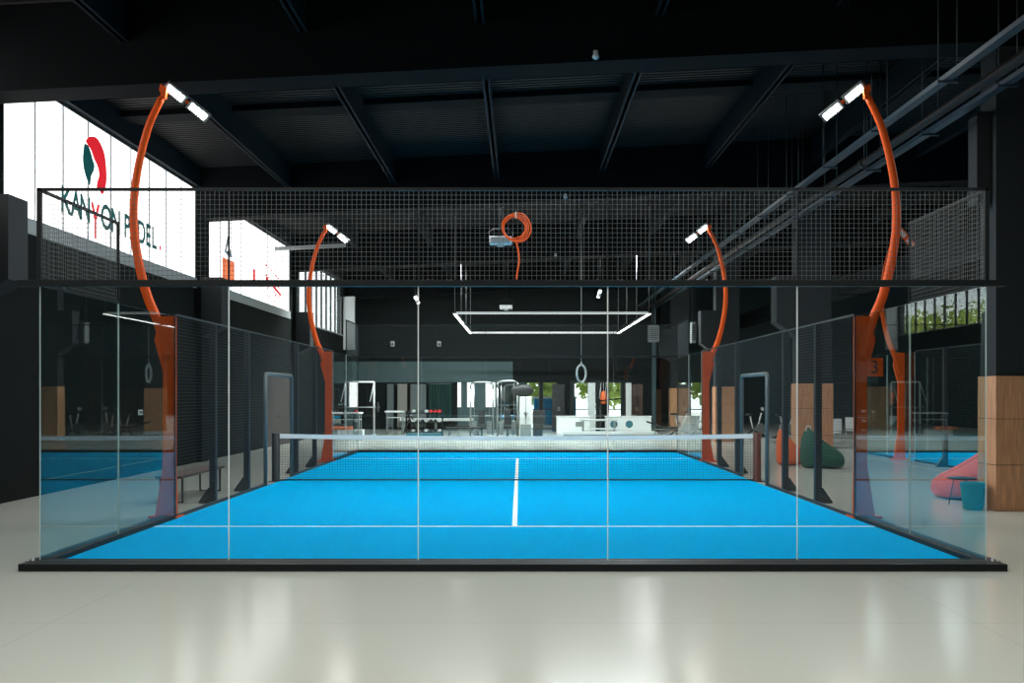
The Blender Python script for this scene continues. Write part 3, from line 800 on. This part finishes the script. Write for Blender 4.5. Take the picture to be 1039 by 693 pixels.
# ------------------------------------------------------------------ gym
def dumbbell(x, y, z, mat, label, group, L=.30, r=.06):
    t = thing('dumbbell', label, 'dumbbell', (x, y, z), group)
    MB().cyl((x, y-L/2, z+r), (x, y+L/2, z+r), .016, 8).build('grip', M['chrome'], t)
    for s in (-1, 1): MB().cyl((x, y+s*L/2-.05, z+r), (x, y+s*L/2+.05, z+r), r, 8).build('weight', M[mat], t)
    return t
rx, ry = -3.9, 40.2
rk = thing('dumbbell_rack', 'black three-tier dumbbell rack in front of the wall mirror', 'rack', (rx, ry, 0))
for z in (.22, .62, 1.02): MB().box((rx-.75, ry-.22, z), (rx+.75, ry+.22, z+.035)).build('shelf', M['black'], rk)
for sx in (-1, 1):
    MB().box((rx+sx*.75-.03, ry-.25, 0), (rx+sx*.75+.03, ry+.25, .05)).box((rx+sx*.75-.03, ry-.04, 0), (rx+sx*.75+.03, ry+.04, 1.12)).build('upright', M['black'], rk)
MB().box((rx-.75, ry-.26, .06), (rx+.75, ry-.24, .20)).build('kick_panel', M['tealmat'], rk)
first = True
tiers = (('bottom', .255), ('middle', .655), ('top', 1.055))
for tn, z in tiers:
    for i in range(8):
        x = rx-.63+.18*i
        mat = 'red' if (tn == 'top' and i > 4) else ('lightgrey' if i % 3 == 1 else 'rubber')
        kind = {'red': 'red', 'lightgrey': 'grey', 'rubber': 'black'}[mat]
        dumbbell(x, ry, z, mat, '%s dumbbell on the %s tier of the black rack' % (kind, tn), '%s dumbbells on the %s tier' % (kind, tn))
def flat_bench(x, y, label, rz=0, incl=0.0):
    t = thing('weight_bench', label, 'bench', (x, y, 0), 'weight benches')
    c, s = math.cos(incl), math.sin(incl)
    MB().cbox((x-.25, y, .44), (.62, .28, .07), .02).build('seat_pad', M['rubber'], t)
    R = Matrix.Rotation(-incl, 3, 'Y')
    MB().cbox((x+.08+.38*c, y, .44+.38*s), (.76, .28, .07), .02, rot=R).build('back_pad', M['rubber'], t)
    MB().cyl((x-.5, y, .36), (x+.6, y, .36), .03, 8).build('spine', M['midgrey'], t)
    for xx in (-.45, .5):
        MB().tube([(x+xx, y-.26, .025), (x+xx, y+.26, .025)], .025, 8).build('foot', M['midgrey'], t)
        MB().cyl((x+xx, y, .025), (x+xx*.8, y, .38), .028, 8).build('leg', M['midgrey'], t)
    t.rotation_euler = (0, 0, rz); return t
flat_bench(-2.4, 39.4, 'black flat weight bench between rack and silver cable machines')
flat_bench(-2.2, 42.2, 'black flat weight bench behind, near the narrow mirror', .5)
def cable_machine(x, y, h, w, label):
    t = thing('cable_machine', label, 'exercise machine', (x, y, 0), 'silver cable machines')
    for sx in (-1, 1):
        MB().box((x+sx*w/2-.05, y-.35, 0), (x+sx*w/2+.05, y+.35, .06), .01).build('foot', M['lightgrey'], t)
        MB().cyl((x+sx*w/2, y+.1, .06), (x+sx*w/2, y+.1, h), .04, 10).build('upright', M['chrome'], t)
        st_ = MB()
        for q in range(9): st_.box((x+sx*(w/2-.16)-.09, y+.0, .12+.062*q), (x+sx*(w/2-.16)+.09, y+.2, .172+.062*q))
        st_.build('weight_stack', M['midgrey'], t)
        MB().cyl((x+sx*(w/2-.16), y+.1, .7), (x+sx*(w/2-.16), y+.1, h), .008, 6).build('guide_rod', M['chrome'], t)
        MB().cyl((x+sx*w/2-.02, y-.05, h-.14), (x+sx*w/2+.02, y-.05, h-.14), .07, 14).build('pulley', M['black'], t)
        MB().tube([(x+sx*(w/2-.05), y-.05, h-.2), (x+sx*(w/2-.25), y-.3, 1.15)], .006, 5).build('cable', M['black'], t)
        MB().tube([(x+sx*(w/2-.25)-.07, y-.3, 1.08), (x+sx*(w/2-.25), y-.3, 1.15), (x+sx*(w/2-.25)+.07, y-.3, 1.08), (x+sx*(w/2-.25)-.07, y-.3, 1.08)], .012, 6).build('handle', M['rubber'], t)
    MB().tube([(x-w/2, y+.1, h), (x-w/4, y+.1, h+.08), (x+w/4, y+.1, h+.08), (x+w/2, y+.1, h)], .04, 10).build('crossbar', M['chrome'], t)
    MB().cbox((x, y-.15, .46), (.32, .45, .08), .02).build('seat', M['rubber'], t)
    MB().cyl((x, y-.1, 0), (x, y-.1, .42), .035, 8).build('seat_post', M['midgrey'], t)
    MB().cbox((x, y+.08, .85), (.28, .08, .6), .02).build('back_pad', M['rubber'], t)
    MB().cyl((x-w/2, y+.1, .9), (x+w/2, y+.1, .9), .025, 8).build('brace', M['chrome'], t)
cable_machine(-1.55, 41.0, 2.25, .95, 'silver twin-stack cable machine next to the flat bench')
cable_machine(-.45, 40.5, 2.30, .85, 'silver twin-stack cable machine next to the white pulley tower')
# white pulley tower
pt = thing('pulley_tower', 'white pulley tower with dark handle and black head', 'exercise machine', (.32, 39.8, 0))
MB().box((.06, 39.6, 0), (.56, 40.1, 1.72), .02).build('cover', M['white'], pt)
MB().box((.09, 39.585, .02), (.53, 39.6, .58), .01).build('lower_grille', M['midgrey'], pt)
MB().box((.30, 39.59, .6), (.325, 39.6, 1.7)).build('cable_slot', M['midgrey'], pt)
MB().tube([(.24, 39.55, 1.05), (.39, 39.55, 1.05), (.33, 39.55, .95), (.31, 39.55, .8), (.30, 39.55, .95), (.24, 39.55, 1.05)], .018, 6).build('handle', M['rubber'], pt)
hd = MB(); hd.loft([(-.32, 1.86, 2.0, .10, 39.8), (-.22, 1.78, 2.12, .16, 39.8), (.1, 1.74, 2.22, .22, 39.8), (.4, 1.74, 2.22, .22, 39.8), (.55, 1.80, 2.12, .16, 39.8), (.62, 1.88, 2.0, .08, 39.8)], 16)
hd.build('head', M['rubber'], pt)
bs = thing('step_platform', 'black stacked plyo boxes beside the white pulley tower', 'plyo box', (.95, 40, 0))
MB().box((.62, 39.7, 0), (1.0, 40.2, .62), .02).build('lower_box', M['rubber'], bs)
MB().box((.60, 39.72, .62), (1.12, 40.18, 1.15), .02).build('upper_box', M['rubber'], bs)
# white reception counters
def counter(x0, x1, y, label, deco):
    t = thing('white_counter', label, 'counter', ((x0+x1)/2, y, 0), 'white counters')
    MB().box((x0, y, 0), (x1, y+.6, .78), .01).build('body', M['white'], t)
    MB().box((x0-.03, y-.03, .78), (x1+.03, y+.63, .82), .006).build('worktop', M['white'], t)
    if deco == 'plate': MB().box((x0+.85, y-.012, .34), (x0+1.15, y, .56)).build('socket_panel', M['midgrey'], t)
    else:
        for xx in (.35, 1.05): MB().cyl((x0+xx, y-.012, .45), (x0+xx, y, .45), .17, 20).build('round_badge', M['tealmat'], t)
    return t
counter(1.75, 3.25, 44.0, 'white counter with a grey panel, next to the plyo boxes', 'plate')
counter(4.0, 6.05, 44.0, 'white counter with two round teal badges, near the oak columns', 'badge')
tb2 = thing('treatment_table', 'low grey treatment table between the two white counters', 'table', (3.6, 43.3, 0))
MB().box((2.75, 43.0, .62), (4.45, 43.6, .70), .02).build('top', M['lightgrey'], tb2)
for x in (2.9, 4.3):
    for y in (43.08, 43.52): MB().cyl((x, y, 0), (x, y, .62), .03, 8).build('leg', M['midgrey'], tb2)
MB().box((2.9, 43.05, .25), (4.3, 43.55, .29)).build('lower_shelf', M['white'], tb2)
lowb = thing('low_platform', 'long pale low platform before the white counters', 'platform', (3.9, 41.5, 0))
MB().box((1.9, 41.0, .0), (5.9, 41.8, .22), .01).build('deck', M['lightgrey'], lowb)
MB().box((1.9, 40.99, .05), (5.9, 41.0, .11)).build('skirt_strip', M['midgrey'], lowb)
# pull-up rig
rig = thing('training_rig', 'black and grey pull-up rig standing behind the white counters', 'rig', (3.9, 45.6, 0))
for x, m in ((2.55, 'black'), (3.45, 'lightgrey'), (3.75, 'black'), (4.95, 'black'), (5.15, 'lightgrey')):
    wv = .17 if m == 'lightgrey' else .10
    MB().box((x-wv, 45.5, 0), (x+wv, 45.6+wv, 2.35)).build('upright', M[m], rig)
MB().box((2.45, 45.52, 2.35), (5.3, 45.64, 2.45)).build('crossbar', M['black'], rig)
MB().cyl((3.8, 45.45, 1.5), (4.9, 45.45, 1.62), .03, 8).build('barbell_arm', M['black'], rig)
for sx in (3.9, 4.15):
    MB().tube([(sx, 45.5, 2.35), (sx-.1, 45.4, 1.6)], .012, 6).build('strap', M['white'], rig)
pb = thing('hanging_bag', 'orange hanging bag on the pull-up rig', 'punching bag', (4.0, 45.58, 1.35))
MB().lathe([(.06, 0), (.14, .04), (.16, .3), (.12, .55), (.04, .62)], (4.02, 45.58, 1.35), 16).build('bag', M['bean_orange'], pb)
MB().cyl((4.02, 45.58, 1.95), (4.02, 45.58, 2.36), .01, 6).build('strap', M['white'], pb)
for i, (x, w_, m, h) in enumerate(((1.95, .3, 'rubber', 2.3), (5.75, .28, 'brown', 2.3))):
    t = thing('locker', '%s tall locker behind the white counters' % ('black', 'dark brown')[i], 'locker', (x, 47, 0), None)
    MB().box((x-w_, 46.8, 0), (x+w_, 47.3, h), .01).build('body', M[m], t)
    for s in (-1, 1):
        d = MB().box((x+(s-1)*w_/2+.01, 46.785, .05), (x+(s+1)*w_/2-.01, 46.8, h-.05)).build('door', M[m], t)
        MB().box((x+s*.04-.01, 46.765, 1.0), (x+s*.04+.01, 46.785, 1.2)).build('knob', M['chrome'], d)
# fitness bikes
def bike(x, y, rz, label):
    t = thing('exercise_bike', label, 'exercise bike', (x, y, 0), 'exercise bikes')
    for xx in (-.45, .5): MB().cyl((x+xx, y-.26, .04), (x+xx, y+.26, .04), .035, 8).build('foot_bar', M['black'], t)
    MB().tube([(x-.45, y, .06), (x-.1, y, .32), (x+.5, y, .08)], .035, 8).build('frame', M['black'], t)
    MB().cyl((x+.32, y-.03, .36), (x+.32, y+.03, .36), .24, 24).build('flywheel', M['midgrey'], t)
    MB().tube([(x-.05, y, .3), (x-.22, y, .92)], .03, 8).build('seat_post', M['lightgrey'], t)
    MB().loft([(x-.40, .93, 1.0, .11, y), (x-.30, .92, 1.02, .12, y), (x-.15, .93, 1.0, .06, y), (x-.06, .94, .99, .03, y)], 12).build('saddle', M['rubber'], t)
    MB().tube([(x+.15, y, .35), (x+.36, y, 1.02)], .03, 8).build('handlebar_stem', M['lightgrey'], t)
    MB().tube([(x+.62, y-.2, 1.16), (x+.4, y-.22, 1.05), (x+.34, y, 1.04), (x+.4, y+.22, 1.05), (x+.62, y+.2, 1.16)], .018, 8).build('handlebar', M['rubber'], t)
    MB().cbox((x+.42, y, 1.2), (.03, .2, .14), .01).build('console', M['midgrey'], t)
    for s in (-1, 1):
        c = MB().tube([(x, y+s*.06, .32), (x+s*.14, y+s*.09, .22+.1*(s > 0))], .012, 6).build('crank', M['chrome'], t)
        MB().cbox((x+s*.14, y+s*.15, .22+.1*(s > 0)), (.09, .1, .03)).build('pedal', M['rubber'], c)
    t.rotation_euler = (0, 0, rz); return t
bike(6.95, 41.6, .3, 'exercise bike just in front of the far oak-clad column')
bike(8.0, 42.6, .6, 'exercise bike between the far oak column and the far orange pole')
bike(8.9, 41.0, -2.6, 'exercise bike seen through the gate frame beside the third column')
bike(9.9, 40.5, .4, 'exercise bike framed by the gate opening')
bike(11.0, 39.8, .2, 'exercise bike behind the fence, nearest the second oak column')
flat_bench(6.15, 40.2, 'black adjustable weight bench with raised back before the oak columns', PI-.1, .32)
# window-wall corner of the gym
sm = thing('smith_machine', 'white-framed lifting machine by the window wall', 'exercise machine', (-7.0, 42, 0))
for x in (-7.55, -6.3):
    MB().cyl((x, 42.2, 0), (x, 42.2, 2.35), .04, 8).build('upright', M['white'], sm)
    MB().box((x-.05, 41.6, 0), (x+.05, 42.6, .06)).build('foot', M['white'], sm)
    MB().tube([(x, 42.2, 2.3), (x-.12, 41.8, 1.5)], .02, 6).build('strap', M['white'], sm)
MB().cyl((-7.55, 42.2, 2.35), (-6.3, 42.2, 2.35), .04, 8).build('crossbar', M['white'], sm)
MB().cyl((-7.8, 42.1, 1.25), (-6.05, 42.1, 1.25), .02, 8).build('barbell', M['chrome'], sm)
for x in (-7.72, -6.12): MB().cyl((x-.03, 42.1, 1.25), (x+.03, 42.1, 1.25), .22, 20).build('weight_plate', M['rubber'], sm)
for i, (x, L, y) in enumerate(((-7.15, 1.3, 40.2), (-5.55, .85, 43.5))):
    t = thing('tall_table', 'white tall table %s' % ('before the lifting machine', 'with dark items, behind the lifting machine')[i], 'table', (x, y, 0), 'white tall tables')
    MB().box((x-L/2, y-.3, 1.0), (x+L/2, y+.3, 1.07), .01).build('tabletop', M['white'], t)
    for sx in (-1, 1):
        for sy in (-1, 1): MB().cyl((x+sx*(L/2-.08), y+sy*.24, 0), (x+sx*(L/2-.08), y+sy*.24, 1.0), .025, 8).build('leg', M['midgrey'], t)
    MB().box((x-L/2+.05, y-.25, .75), (x+L/2-.05, y+.25, .78)).build('shelf', M['lightgrey'], t)
ob = thing('padded_bench', 'orange padded bench on a white base behind the far orange pole', 'bench', (-6.8, 38.2, 0))
MB().box((-7.3, 37.9, .42), (-6.55, 38.4, .54), .03).build('pad', M['bean_orange'], ob)
MB().box((-7.1, 37.95, 0), (-6.1, 38.35, .42), .01).build('base', M['white'], ob)
easel = thing('folding_sign', 'dark folding floor sign on the pale gym floor', 'sign', (-4.95, 44.5, 0))
for s in (-1, 1):
    MB().cbox((-4.95+s*.18, 44.5, .42), (.03, .5, .9), .005, rot=Matrix.Rotation(-s*.38, 3, 'Y')).build('board', M['rubber'], easel)
MB().cyl((-4.95, 44.3, .84), (-4.95, 44.7, .84), .02, 8).build('hinge', M['lightgrey'], easel)

# ------------------------------------------------------------------ light
def area(loc, rot, sx, sy, watts, col=(1, 1, 1)):
    l = bpy.data.lights.new('lamp', 'AREA'); l.shape = 'RECTANGLE'; l.size = sx; l.size_y = sy; l.energy = watts; l.color = col
    o = bpy.data.objects.new('lamp', l); COL.objects.link(o); o.location = loc; o.rotation_euler = rot; return o
# unseen fill lights added under the roof: entrance aisle, court, gym, neighbouring court
for x in (-3.2, 3.6): area((x, 5.6, 6.7), (0, 0, 0), 4.5, 1.6, 280, (1, .99, .94))
for y, p in ((16.4, 345), (27.2, 355)):
    for x in (-2.4, 2.4): area((x, y, 7.2), (0, 0, 0), 3.5, 1.0, p, (.95, .99, 1))
for x, p in ((-6.3, 60), (7.7, 140)): area((x, 20, 6.0), (0, 0, 0), .4, 7, p, (1, .98, .95))
area((-.6, 38.0, 7.4), (0, 0, 0), 12, .7, 3000, (.95, .99, 1))
for y, p in ((16.4, 420), (27.1, 420), (38, 260)): area((15.5, y, 7.6), (0, 0, 0), 4, .8, p, (.95, .99, 1))
sun = bpy.data.lights.new('sun', 'SUN'); sun.energy = 5; sun.angle = .01; sun.color = (1, .95, .85)
so = bpy.data.objects.new('sun', sun); COL.objects.link(so); so.rotation_euler = Vector((-.6, .4, -.75)).to_track_quat('-Z', 'Y').to_euler()

w = bpy.data.worlds.new('sky'); SC.world = w; w.use_nodes = True
bg = w.node_tree.nodes['Background']; bg.inputs[0].default_value = (.93, .97, 1, 1); bg.inputs[1].default_value = 3.2

# ------------------------------------------------------------------ camera
cam = bpy.data.cameras.new('camera'); co = bpy.data.objects.new('camera', cam); COL.objects.link(co)
co.location = (.074, 0, 1.83); co.rotation_euler = (PI/2, 0, 0)
cam.sensor_width = 36; cam.sensor_fit = 'HORIZONTAL'; cam.lens = 980/1039*36
cam.shift_x = -.0078; cam.shift_y = .0512; cam.clip_end = 300; cam.clip_start = .05
SC.camera = co
vs_ = SC.view_settings; vs_.view_transform = 'Standard'; vs_.look = 'None'; vs_.gamma = 1; vs_.exposure = 0; vs_.use_curve_mapping = False
cy = SC.cycles
cy.transparent_max_bounces = 48; cy.max_bounces = 12; cy.glossy_bounces = 6; cy.diffuse_bounces = 4
cy.sample_clamp_indirect = 4.0; cy.caustics_reflective = False; cy.use_denoising = True
